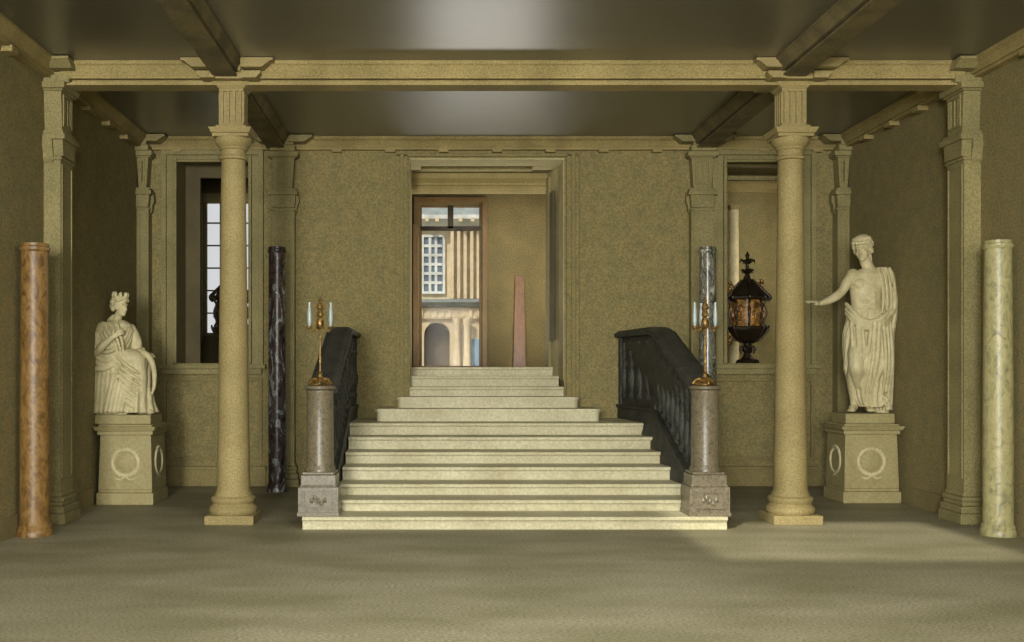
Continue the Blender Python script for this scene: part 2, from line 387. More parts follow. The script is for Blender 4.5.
def make_column(label, loc):
    t = thing('round_column', label, 'column', loc, 0, 'round stone columns')
    bm = B(); box(bm, -.27,.27,-.27,.27, 0,.10); obj('plinth', bm, M['stone'], t, bevel=.008)
    bm = B(); lathe(bm, [(.25,.10),(.265,.125),(.265,.16),(.25,.185),(.235,.195),(.225,.215),(.235,.235),(.245,.25),(.245,.275),(.228,.295),(.208,.30),(.205,.32),(.195,.34),(.19,.36)], seg=48)
    obj('base', bm, M['stone'], t, smooth=True)
    bm = B(); prof = []
    for i in range(16):
        u = i/15; prof.append((.185-.051*u**.9, .36+u*(4.04-.36)))
    lathe(bm, prof, seg=48); obj('shaft', bm, M['stone'], t, smooth=True)
    bm = B(); lathe(bm, [(.134,4.04),(.158,4.05),(.158,4.075),(.140,4.085),(.140,4.15),(.155,4.16),(.155,4.18),(.165,4.19),(.20,4.23),(.205,4.26),(.205,4.28)], seg=48)
    obj('necking', bm, M['stone'], t, smooth=True)
    bm = B(); box(bm, -.20,.20,-.20,.20,4.28,4.315); box(bm, -.24,.24,-.24,.24,4.315,4.375,.03,.03); box(bm, -.17,.17,-.17,.17,4.375,4.41)
    obj('abacus', bm, M['stone'], t, bevel=.006)
    bm = B(); box(bm, -.115,.115,-.115,.115,4.40,4.82)
    for q in range(4):                      # flutes: raised ribs on each of the faces
        x = -.1+q*.0667
        for s in (-1, 1):
            box(bm, x-.014, x+.014, s*.128-.013, s*.128+.013, 4.44, 4.79); box(bm, s*.128-.013, s*.128+.013, x-.014, x+.014, 4.44, 4.79)
    box(bm, -.135,.135,-.135,.135,4.40,4.44); box(bm, -.135,.135,-.135,.135,4.79,4.82)
    obj('fluted_block', bm, M['stone'], t)
    bm = B(); box(bm, -.21,.21,-.18,.18,4.82,4.89,.07,.04); obj('capital', bm, M['stone'], t, bevel=.006)
    obj('bracket', saddle_bm(), M['stone'], t)
    return t
col0 = make_column('tall round stone column left of the staircase', (CLX, CY, 0))
dup(col0, (CRX, CY, 0), 0, 'tall round stone column right of the staircase')

# ------------------------------------------------------------------ pilasters (local: back at y=0, projects to -y)
def make_pilaster(label, loc, rz, w, d, group, m, br=True, corner=0):
    t = thing('pilaster', label, 'pilaster', loc, rz, group)
    h = w/2
    def bx(bm, a, dd, z0, z1, t1=0, t2=0): box(bm, -a, a, -dd, 0, z0, z1, t1, 0) if not t2 else box(bm, -a, a, -dd, 0, z0, z1, t1)
    bm = B(); bx(bm, h+.07, d+.07, 0, .12); bx(bm, h+.055, d+.055, .12, .20); bx(bm, h+.03, d+.03, .20, .25); bx(bm, h+.04, d+.04, .25, .30); bx(bm, h+.015, d+.015, .30,.35)
    obj('base', bm, m, t, bevel=.012)
    bm = B(); bx(bm, h, d, .35, 4.06)
    frame_xz(bm, -h+.03, h-.03, .5, 3.98, .022, -d-.012, -d+.001); obj('shaft', bm, m, t)
    bm = B(); bx(bm, h+.02, d+.02, 4.02, 4.05)
    prism(bm, [(-h,4.06),(h,4.06),(h+.012,4.16),(h+.02,4.24),(-h-.02,4.24),(-h-.012,4.16)], 'y', -d-.03, 0)
    bx(bm, h+.05, d+.06, 4.24, 4.30); bx(bm, h+.025, d+.035, 4.30, 4.34)
    for s in (-1, 1):
        prism(bm, [(s*(h+.0),3.98),(s*(h+.03),4.02),(s*(h+.035),4.1),(s*(h+.06),4.16),(s*(h+.055),4.25),(s*h,4.25)], 'y', -d*.6, 0)
    obj('impost', bm, m, t, bevel=.006)
    bm = B(); prism(bm, [(-h+.03,4.34),(h-.03,4.34),(h,4.80),(-h,4.80)], 'y', -d-.005, 0)
    frame_xz(bm, -h+.055, h-.055, 4.40, 4.75, .02, -d-.02, -d)
    n = 3
    for q in range(n):
        x = (q-(n-1)/2)*(w-.14)/n
        box(bm, x-.008, x+.008, -d-.018, -d, 4.43, 4.72)
    obj('upper_block', bm, m, t)
    bm = B(); bx(bm, h+.06, d+.06, 4.80, 4.87); bx(bm, h+.03, d+.03, 4.78, 4.80); bx(bm, h+.02, d+.1, 4.87, 4.95)
    obj('capital', bm, m, t, bevel=.006)
    if br:
        bm = B()
        e = .36
        for s in (-1, 1):
            if corner and s*corner < 0: continue
            if s > 0: poly = [(.1,4.985),(h+e-.20,4.985),(h+e-.1,5.05),(h+e-.08,5.05),(h+e-.08,5.08),(.1,5.08)]
            else: poly = [(-.1,4.985),(-.1,5.08),(-h-e+.08,5.08),(-h-e+.08,5.05),(-h-e+.1,5.05),(-h-e+.20,4.985)]
            prism(bm, poly, 'y', -d-.18, 0)
        box(bm, -h, h, -d-.12, 0, 4.95, 5.08)
        obj('bracket', bm, m, t)
    return t
pg = 'pilasters on the back wall'
make_pilaster('broad back wall pilaster behind the left dark marble shaft', (-2.16, YW, 0), 0, .32, .16, pg, M['pilaster'])
make_pilaster('broad back wall pilaster behind the mottled green shaft', (3.93, YW, 0), 0, .32, .16, pg, M['pilaster'])
make_pilaster('narrow pilaster in the back left corner behind the seated statue', (XL+.085, YW, 0), 0, .17, .20, pg, M['pilaster'], corner=1)
make_pilaster('narrow pilaster in the back right corner behind the standing statue', (XR-.085, YW, 0), 0, .17, .20, pg, M['pilaster'], corner=-1)
make_pilaster('pilaster on the left side wall before the seated statue', (XL, CY, 0), PI/2, .38, .185, 'side wall pilasters', M['pilaster'])
make_pilaster('pilaster on the right side wall before the standing statue', (XR, CY, 0), -PI/2, .38, .185, 'side wall pilasters', M['pilaster'])

# ------------------------------------------------------------------ staircase
stair = thing('staircase', 'wide pale marble staircase rising to the upper doorway', 'staircase', (0,0,0))
SZ = [0, .138,.262,.389,.542,.686,.842,.998,1.167,1.319,1.453,1.61,HZ]
SX = [None, (-1.38,3.145),(-1.07,2.87),(-1.07,2.87),(-1.07,2.87),(-1.07,2.87),(-1.07,2.87),(-1.09,2.80),(-.78,2.32),(-.51,2.09),(CX[0],1.93),(CX[0],1.90),(CX[0],1.86)]
def slab(bm, x0, x1, y0, y1, z0, z1, round_=0):
    """step: riser block with a nosed, slightly overhanging top"""
    nz = .045
    if round_:
        r = round_
        def poly(e):
            q = [(x1, y1), (x0, y1)] if False else []
            pts = []
            for i in range(9):
                a = PI+ (PI/2)*i/8; pts.append((x0+r+(r+e)*math.cos(a), y0+r+(r+e)*math.sin(a)))
            for i in range(9):
                a = 1.5*PI+(PI/2)*i/8; pts.append((x1-r+(r+e)*math.cos(a), y0+r+(r+e)*math.sin(a)))
            return pts+[(x1+e, y1), (x0-e, y1)]
        prism(bm, poly(-.02), 'z', z0, z1-nz); prism(bm, poly(0.0), 'z', z1-nz, z1)
    else:
        prism(bm, [(y0+.035,z0),(y1,z0),(y1,z1),(y0+.008,z1),(y0,z1-.008),(y0,z1-nz+.012),(y0+.01,z1-nz),(y0+.035,z1-nz)], 'x', x0, x1)
Yk = lambda k: 11.0+.45*(k-1)
for kk in range(1, 13):
    bm = B(); x0, x1 = SX[kk]
    y1 = Yk(kk+1)+.02 if kk not in (7, 12) else (YW if kk == 7 else 16.39)
    if kk == 9 or kk == 8: y1 = YW
    z0 = 0 if kk < 7 else (SZ[kk-1] if kk in (8,9) else .0 if kk == 7 else 1.2)
    if kk == 1: y1 = 11.6
    y0 = Yk(kk)
    if kk == 10: y0 = YW-.06
    if kk == 10: y1 = Yk(11)+.05; z0 = 1.319
    slab(bm, x0, x1, y0, y1, z0, SZ[kk], .09 if kk in (8,9) else .0)
    obj('step', bm, M['step'], stair)

# balustrades: left inner face x=-1.07, right inner face 2.87
def make_balustrade(side, label):
    t = thing('balustrade', label, 'balustrade', (0,0,0), 0, 'stair balustrades')
    s = -1 if side == 'l' else 1
    xi = -1.07 if side == 'l' else 2.87; xo = xi+s*.27
    xa, xb = sorted((xi, xo))
    y0, y1, yw = 11.42, 13.55, 15.15
    st = lambda y: SZ[2]+(SZ[7]-SZ[2])*(y-11.45)/(13.7-11.45)
    # string wall from the floor up to the sloping plinth
    bm = B(); prism(bm, [(y0,0),(yw,0),(yw,1.16),(y1,1.16),(y0,st(y0)+.13)], 'x', xa+.02, xb-.02)
    obj('string_wall', bm, M['iron'], t)
    bm = B(); prism(bm, [(y0,st(y0)+.13),(y1,1.16),(yw,1.16),(yw,1.20),(y1,1.20),(y0,st(y0)+.17)], 'x', xa-.0, xb+.0)
    obj('plinth_moulding', bm, M['iron'], t)
    zr0, zr1 = 1.44, 2.17
    # thin inner panel between frames
    bm = B(); xm = (xa+xb)/2; xq = xi+s*.075
    prism(bm, [(y0,st(y0)+.17),(y1,1.20),(yw,1.20),(yw,zr1),(y1,zr1),(y0,zr0)], 'x', xq-.02, xq+.02)
    obj('panel', bm, M['iron'], t)
    # posts
    for yy, za, zb in ((y0+.05, st(y0)+.16, zr0+.02), (y1, 1.18, zr1), (yw-.06, 1.18, zr1)):
        bm = B(); box(bm, xa+.03, xb-.03, yy-.055, yy+.055, za, zb); obj('post', bm, M['iron'], t, bevel=.008)
    # framing bars
    bm = B()
    for dz in (.0,):
        prism(bm, [(y0,zr0-.10),(y1,zr1-.10),(yw,zr1-.10),(yw,zr1-.04),(y1,zr1-.04),(y0,zr0-.04)], 'x', xa+.05, xb-.05)
        prism(bm, [(y0,st(y0)+.24),(y1,1.27),(yw,1.27),(yw,1.31),(y1,1.31),(y0,st(y0)+.28)], 'x', xa+.05, xb-.05)
    obj('frame_bar', bm, M['iron'], t)
    # ornamental balusters
    n = 9
    for i in range(n):
        y = y0+.17+(y1-y0-.28)*i/(n-1)
        zb = st(y0)+.26+(1.29-(st(y0)+.26))*(y-y0)/(y1-y0); zt = zr0-.08+(zr1-zr0)*(y-y0)/(y1-y0)
        bm = B(); H = zt-zb
        lathe(bm, [(.03,zb),(.05,zb+.06*H),(.025,zb+.12*H),(.06,zb+.32*H),(.05,zb+.42*H),(.022,zb+.62*H),(.03,zb+.75*H),(.05,zb+.82*H),(.028,zb+.86*H),(.045,zb+H)], xi+s*.05, y, 12)
        torus(bm, (xi+s*.05, y, zb+.62*H), .055, .014, 'x', 16, 6)
        obj('baluster', bm, M['iron'], t, smooth=True)
    for i in range(4):
        y = y1+.25+(yw-y1-.5)*i/3; zb, zt = 1.30, zr1-.08; H = zt-zb
        bm = B()
        lathe(bm, [(.03,zb),(.05,zb+.06*H),(.025,zb+.12*H),(.06,zb+.32*H),(.05,zb+.42*H),(.022,zb+.62*H),(.03,zb+.75*H),(.05,zb+.82*H),(.028,zb+.86*H),(.045,zb+H)], xi+s*.05, y, 12)
        torus(bm, (xi+s*.05, y, zb+.62*H), .07, .014, 'x', 16, 6)
        obj('baluster', bm, M['iron'], t, smooth=True)
    # handrail, swept along slope then level
    path = [(y0-.02,zr0),(y0+.5,zr0+.5*.342),(y1-.35,zr1-.125),(y1-.1,zr1-.035),(y1+.15,zr1),(y1+.5,zr1),(yw,zr1)]
    rings = []
    sec = [(-.15,.0),(-.165,.03),(-.165,.06),(-.13,.075),(-.10,.10),(.10,.10),(.13,.075),(.165,.06),(.165,.03),(.15,.0)]
    bm = B()
    for (y, z) in path: rings.append([(xm+u, y, z+v) for u, v in sec])
    loft(bm, rings); obj('handrail', bm, M['iron'], t, bevel=.004)
    if side == 'r':          # the level length runs slightly inward to the wall
        for ch in t.children:
            for v in ch.data.vertices:
                if v.co.y > 13.55: v.co.x -= (v.co.y-13.55)*.11
    return t
make_balustrade('l', 'dark carved stair balustrade on the left of the steps')
make_balustrade('r', 'dark carved stair balustrade on the right of the steps')

# newel pillars
def make_newel(label, x, y):
    t = thing('newel_pillar', label, 'pillar', (x,y,SZ[1]), 0, 'newel pillars')
    bm = B(); box(bm, -.215,.215,-.2,.2, 0,.31); box(bm, -.225,.225,-.21,.21,0,.04); frame_xz(bm, -.16,.16,.08,.27,.02,-.215,-.199)
    for q in range(5): blob(bm, (-.07+.035*q, -.203, .17+.03*math.sin(q*1.6)), (.022,.012,.03), seg=8)
    obj('pedestal', bm, M['newel'], t, bevel=.006)
    bm = B(); box(bm, -.19,.19,-.18,.18,.31,.44); box(bm, -.2,.2,-.19,.19,.31,.335); box(bm, -.175,.175,-.17,.17,.44,.47)
    obj('base', bm, M['newel'], t, bevel=.01)
    bm = B(); lathe(bm, [(.165,.47),(.165,.50),(.15,.52),(.146,.56),(.146,.95),(.143,1.30),(.15,1.32),(.15,1.335),(.142,1.345)], seg=36); obj('drum', bm, M['newel'], t, smooth=True)
    bm = B(); lathe(bm, [(.142,1.345),(.165,1.36),(.168,1.385),(.15,1.395)], seg=36); obj('cap', bm, M['newel'], t, smooth=True)
    return t
NLX, NRX, NY = -1.215, 2.965, 11.24
make_newel('mottled stone newel pillar at the left foot of the stairs', NLX, NY)
make_newel('mottled stone newel pillar at the right foot of the stairs', NRX, NY)

# candelabra
def make_candelabrum(label, loc, rz=0):
    t = thing('candelabrum', label, 'candelabrum', loc, rz, 'gilt candelabra')
    bm = B(); lathe(bm, [(.05,.0),(.11,.005),(.115,.02),(.075,.04),(.05,.06),(.03,.085),(.02,.12),(.028,.135),(.014,.15)], seg=24)
    for q in range(3):
        a = 2*PI*q/3+.5; tube(bm, [(.05*math.cos(a),.05*math.sin(a),.07),(.10*math.cos(a),.10*math.sin(a),.055),(.13*math.cos(a),.13*math.sin(a),.018)], [.018,.02,.022], 8)
    obj('foot', bm, M['gold'], t, smooth=True)
    bm = B(); lathe(bm, [(.012,.15),(.013,.3),(.01,.5),(.013,.6),(.02,.615)], seg=14); obj('stem', bm, M['gold'], t, smooth=True)
    bm = B(); lathe(bm, [(.02,.615),(.042,.64),(.045,.68),(.035,.72),(.02,.74),(.038,.76),(.03,.80),(.02,.81),(.042,.84),(.03,.88),(.012,.90),(.022,.925),(.006,.96)], seg=18)
    obj('finial', bm, M['gold'], t, smooth=True)
    for a in (0, PI, PI/2):
        c, s = math.cos(a), math.sin(a); R = .115
        bm = B(); tube(bm, [(0,0,.70),(.04*c,.04*s,.62),(.09*c,.09*s,.585),(R*c,R*s,.62)], [.009,.009,.009,.008], 8)
        lathe(bm, [(.008,.60),(.03,.625),(.034,.64),(.014,.645)], R*c, R*s, 14)
        arm = obj('arm', bm, M['gold'], t, smooth=True)
        bm = B(); lathe(bm, [(.014,.645),(.024,.70),(.022,.80),(.014,.86),(.016,.90)], R*c, R*s, 14); obj('glass_shade', bm, M['candle'], arm, smooth=True)
    return t
make_candelabrum('small gilt candelabrum with white glass shades on the left newel pillar', (NLX, NY, SZ[1]+1.395), .15)
make_candelabrum('small gilt candelabrum with white glass shades on the right newel pillar', (NRX, NY, SZ[1]+1.395), .1)

# ------------------------------------------------------------------ freestanding marble shafts
def make_shaft(label, loc, r, h, m, group=None, taper=.9):
    t = thing('marble_shaft', label, 'column', loc, 0, group)
    bm = B(); lathe(bm, [(r*1.18,0),(r*1.18,.05),(r*1.1,.07),(r*1.12,.09),(r,.12)], seg=32); obj('base', bm, m, t, smooth=True)
    bm = B(); lathe(bm, [(r,.12),(r*.99,h*.4),(r*taper,h-.09)], seg=32); obj('shaft', bm, m, t, smooth=True)
    bm = B(); lathe(bm, [(r*taper,h-.09),(r*taper*1.12,h-.07),(r*taper*1.12,h-.04),(r*taper*1.02,h-.03),(r*taper*1.02,h)], seg=32); obj('collar', bm, m, t, smooth=True)
    return t
make_shaft('dark veined marble shaft standing before the left broad back pilaster', (-2.17,14.5,0), .125, 3.42, M['dark_marble'], taper=.93)
make_shaft('grey-green mottled marble shaft behind the right newel pillar', (3.86,14.5,0), .12, 3.42, M['grey_marble'], taper=.93)
make_shaft('orange marble shaft at the far left edge by the left wall', (-4.09,10.66,0), .15, 3.0, M['orange_marble'])
make_shaft('pale yellow-green marble shaft at the far right edge', (5.83,10.66,0), .145, 3.03, M['green_marble'])
bm = B(); lathe(bm, [(.17,.0),(.17,.02),(.165,.08),(.11,1.68),(.11,1.73)], seg=4, phase=PI/4)
o = tag(obj('obelisk', bm, M['red_marble'], bevel=.005), 'slim tapering red marble obelisk against the hall wall', 'obelisk')
o.location = P(519, 370, 19.5); o.location.z = HZ
t = thing('pale_pillar', 'thin cream pillar seen through the right side opening', 'pillar', (5.19,17.8,0))
bm = B(); lathe(bm, [(.09,.2),(.09,1.0),(.08,4.45)], seg=24); obj('shaft', bm, M['cream'], t, smooth=True)
bm = B(); box(bm, -.12,.12,-.12,.12,0,.2); obj('base', bm, M['stone'], t)
bm = B(); box(bm, -.09,.09,-.09,.09,4.45,4.53,.02,.02); obj('capital', bm, M['stone'], t)

# ------------------------------------------------------------------ urns on the sills of the side openings
def make_urn(label, loc, rz=0, gold=True):
    t = thing('urn', label, 'urn', loc, rz, 'lidded bronze urns')
    m = M['bronze']
    bm = B(); lathe(bm, [(.17,0),(.18,.02),(.16,.05),(.10,.07),(.07,.10)], seg=8); obj('foot', bm, m, t)
    bm = B(); lathe(bm, [(.07,.10),(.05,.15),(.085,.20),(.05,.25),(.06,.30)], seg=20)
    for q in range(4):
        a = PI/2*q+PI/4; tube(bm, [(.05*math.cos(a),.05*math.sin(a),.26),(.11*math.cos(a),.11*math.sin(a),.22),(.09*math.cos(a),.09*math.sin(a),.15)], [.02,.02,.012], 8)
    obj('stem', bm, m, t, smooth=True)
    bm = B(); lathe(bm, [(.06,.30),(.15,.34),(.24,.44),(.285,.50),(.285,.535),(.255,.55)], seg=8, phase=PI/8)
    for q in range(8):
        a = PI/4*q+PI/8; tube(bm, [(.08*math.cos(a),.08*math.sin(a),.31),(.2*math.cos(a),.2*math.sin(a),.37),(.29*math.cos(a),.29*math.sin(a),.5),(.31*math.cos(a),.31*math.sin(a),.56)], [.014,.018,.02,.012], 8)
    obj('bowl', bm, m, t)
    bm = B(); lathe(bm, [(.21,.55),(.235,.70),(.225,.86),(.21,.95)], seg=24)
    for q in range(16):
        a = PI/8*q; blob(bm, (.235*math.cos(a),.235*math.sin(a),.72+.08*(q%2)), (.03,.03,.06), seg=8)
    obj('enamel_core', bm, M['amber'] if gold else M['bronze'], t, smooth=True)
    for q in range(8):
        a = PI/4*q+PI/8; c, s = math.cos(a), math.sin(a)
        bm = B(); tube(bm, [(.26*c,.26*s,.55),(.235*c,.235*s,.62),(.265*c,.265*s,.75),(.24*c,.24*s,.88),(.29*c,.29*s,.97)], [.02,.014,.022,.014,.024], 8)
        obj('rib', bm, m, t, smooth=True)
    bm = B(); lathe(bm, [(.23,.94),(.29,.955),(.295,.99),(.25,1.01),(.2,1.10),(.13,1.20),(.06,1.26),(.05,1.3)], seg=8, phase=PI/8)
    for q in range(8):
        a = PI/4*q+PI/8; c, s = math.cos(a), math.sin(a)
        tube(bm, [(.30*c,.30*s,.93),(.325*c,.325*s,.98),(.27*c,.27*s,1.05),(.2*c,.2*s,1.12),(.09*c,.09*s,1.24)], [.016,.03,.022,.02,.016], 8)
    obj('lid', bm, m, t)
    bm = B(); lathe(bm, [(.05,1.28),(.03,1.33),(.07,1.37),(.03,1.41),(.025,1.48),(.055,1.52),(.02,1.57),(.035,1.61),(.006,1.67)], seg=14)
    for q in range(4):
        a = PI/2*q; c, s = math.cos(a), math.sin(a)
        tube(bm, [(.02*c,.02*s,1.36),(.09*c,.09*s,1.40),(.075*c,.075*s,1.35)], [.014,.014,.008], 8)
        tube(bm, [(.02*c,.02*s,1.49),(.10*c,.10*s,1.545),(.115*c,.115*s,1.50)], [.016,.018,.008], 8)
    obj('finial', bm, m, t, smooth=True)
    if gold:
        for a0, z in ((PI*.92, 1.13), (PI*.08, 1.16), (PI*.9, .36)):
            bm = B(); c, s = math.cos(a0), math.sin(a0)
            for q in range(5):
                blob(bm, (c*(.25+.02*math.sin(q*2)), s*.25+.02*math.cos(q*2.3), z-.05+.03*q), (.045,.03,.03), Matrix.Rotation(q,3,'Y'), 8)
            obj('gilt_leaf', bm, M['gold'], t, smooth=True)
    return t
make_urn('tall dark bronze lidded urn with amber body on the right sill', (4.715,15.47,AZ[0]), .2)
make_urn('dark lidded urn on the left sill, mostly hidden by the round column', (-3.0,15.47,AZ[0]), .2, False)

# ------------------------------------------------------------------ pedestals
def make_pedestal(label, loc, w, d, side):
    t = thing('statue_pedestal', label, 'pedestal', loc, 0, 'statue pedestals')
    h, e = w/2, d/2; m = M['ped']
    bm = B(); box(bm, -h-.04,h+.04,-e-.04,e+.04,0,.15); box(bm, -h-.02,h+.02,-e-.02,e+.02,.15,.19,-.0,-.0); obj('plinth', bm, m, t, bevel=.01)
    bm = B(); box(bm, -h,h,-e,e,.19,.88,-.02,-.02); obj('die', bm, m, t, bevel=.006)
    bm = B(); box(bm, -h-.03,h+.03,-e-.03,e+.03,.88,.93); box(bm, -h-.08,h+.08,-e-.08,e+.08,.93,.985,.03,.03); box(bm, -h-.02,h+.02,-e-.02,e+.02,.985,1.01)
    obj('cornice', bm, m, t, bevel=.008)
    # wreaths on the front and the visible side
    def wreath(c, ax, sz=1.0):
        bm = B(); torus(bm, c, .165, .022, ax, 36, 8, 1.0)
        for q in range(22):
            a = 2*PI*q/22; u, v = .165*math.cos(a), .165*math.sin(a)
            p = Vector(c)+(Vector((u,0,v)) if ax == 'y' else Vector((0,u,v)))
            blob(bm, p, (.026,.02,.032) if ax == 'y' else (.02,.026,.032), seg=8)
        for q in (-1, 1):      # ribbon ends at the foot of the wreath
            a = Vector(c); 
            if ax == 'y': tube(bm, [a+Vector((0,-.0,-.17)), a+Vector((q*.06,-.01,-.215)), a+Vector((q*.13,0,-.2)), a+Vector((q*.19,0,-.23))], [.016,.014,.012,.008], 8)
            else: tube(bm, [a+Vector((0,0,-.17)), a+Vector((0,q*.06,-.215)), a+Vector((0,q*.13,-.2)), a+Vector((0,q*.19,-.23))], [.016,.014,.012,.008], 8)
        return obj('wreath', bm, M['statue'], t, smooth=True)
    wreath((0,-e-.005,.53), 'y')
    wreath((side*(h+.005),0,.53), 'x')
    bm = B(); lathe(bm, [(.10,-.01),(.12,0),(.12,.012),(.10,.02),(.05,.028)], seg=24)
    bmesh.ops.rotate(bm, verts=bm.verts, matrix=Matrix.Rotation(PI/2,3,'X')); bmesh.ops.translate(bm, verts=bm.verts, vec=(0,-e,.53))
    obj('medallion', bm, m, t, smooth=True)
    return t
LP = (-3.87, 13.40); RP = (5.61, 13.52)
make_pedestal('carved marble pedestal with wreaths under the seated crowned statue', (LP[0],LP[1],0), .64, .66, 1)
make_pedestal('carved marble pedestal with wreaths under the standing draped statue', (RP[0],RP[1],0), .66, .60, -1)

# ------------------------------------------------------------------ statues
def head_bm(bm, c, R, s=1.0):
    """head of height ~.25*s, face along local -y; R = rotation matrix"""
    c = Vector(c)
    def q(x, y, z): return c + R @ (Vector((x,y,z))*s)
    def bl(x, y, z, r, rot=None): blob(bm, q(x,y,z), tuple(v*s for v in r), R @ rot if rot else R, 16)
    bl(0,.015,.035,(.078,.095,.09)); bl(0,-.03,-.03,(.06,.062,.085)); bl(0,-.055,-.085,(.034,.032,.026))
    bl(0,-.088,-.012,(.012,.018,.032)); bl(0,-.103,-.03,(.016,.014,.011)); bl(0,-.082,.03,(.05,.014,.01))
    for e in (-1, 1):
        bl(e*.028,-.072,.006,(.017,.012,.010)); bl(e*.038,-.058,-.03,(.022,.022,.022)); bl(e*.074,.01,-.005,(.010,.02,.028))
    bl(0,-.085,-.052,(.022,.012,.006)); bl(0,-.082,-.066,(.018,.012,.007))
def hair_bm(bm, c, R, s=1.0, n=60, bun=True, seed=3):
    rnd = random.Random(seed); c = Vector(c)
    for i in range(n):
        a = rnd.uniform(0, 2*PI); b = rnd.uniform(-.1, 1.0)
        x, y, z = .085*math.cos(a)*math.cos(b*1.3), .1*math.sin(a)*math.cos(b*1.3)+.018, .045+.09*math.sin(b*1.3)
        if y < -.03 and z < .07: z = .075
        blob(bm, c+R@(Vector((x,y,z))*s), (.024*s,.024*s,.02*s), seg=8)
    if bun:
        blob(bm, c+R@(Vector((0,.12,.0))*s), (.045*s,.045*s,.05*s), seg=10)
        for e in (-1, 1): blob(bm, c+R@(Vector((e*.05,.06,-.02))*s), (.035*s,.04*s,.045*s), seg=10)
def hand(bm, wrist, d, up, s=1.0, curl=.4, thumb=1):
    """palm plus five fingers; d direction, up = back of the hand"""
    w = Vector(wrist); d = Vector(d).normalized(); up = Vector(up); up = (up-d*up.dot(d)).normalized(); sd = d.cross(up)
    palm = w+d*.055*s
    rot = Matrix((sd, d, up)).transposed()
    blob(bm, palm, (.042*s,.058*s,.02*s), rot, 12)
    for i, L in enumerate((.075,.088,.083,.065)):
        b = palm+d*.04*s+sd*(i-1.5)*.021*s
        dd = (d+sd*(i-1.5)*.10).normalized()
        p1 = b+dd*L*.45*s-up*curl*.012*s; p2 = b+dd*L*.8*s-up*curl*.045*s; p3 = b+dd*L*s-up*curl*.075*s
        tube(bm, [b,p1,p2,p3], [.0115*s,.011*s,.010*s,.008*s], 8)
    b = palm-d*.02*s-sd*.035*s*thumb
    tube(bm, [b, b-sd*thumb*.03*s+d*.03*s-up*.01*s, b-sd*thumb*.035*s+d*.065*s-up*.02*s], [.014*s,.013*s,.010*s], 8)
def cloth_rings(bm, levels, seg=72, nf=15, amp=.05, twist=0.0, seed=1):
    """levels: (cx,cy,z,rx,ry,amp multiplier); folds ripple round the loft"""
    rnd = random.Random(seed); ph = [rnd.uniform(0,6.28) for _ in range(4)]
    rings = []; pts, ts = smooth_path([(l[0],l[1],l[2]) for l in levels], 7)
    for p, t in zip(pts, ts):
        i = min(int(t), len(levels)-2); f = t-i; f = f*f*(3-2*f)
        rx = levels[i][3]*(1-f)+levels[i+1][3]*f; ry = levels[i][4]*(1-f)+levels[i+1][4]*f; am = levels[i][5]*(1-f)+levels[i+1][5]*f
        ring = []
        for k in range(seg):
            a = 2*PI*k/seg; tw = twist*t
            w = math.sin(nf*(a+tw)+ph[0]+.9*math.sin(3*a+ph[2])); w = math.copysign(abs(w)**.7, w)
            r = 1+am*amp*(w+.5*math.sin((nf*.6)//1*(a+tw*1.5)+ph[1]))
            ring.append((p.x+rx*r*math.cos(a), p.y+ry*r*math.sin(a), p.z))
        rings.append(ring)
    loft(bm, rings)

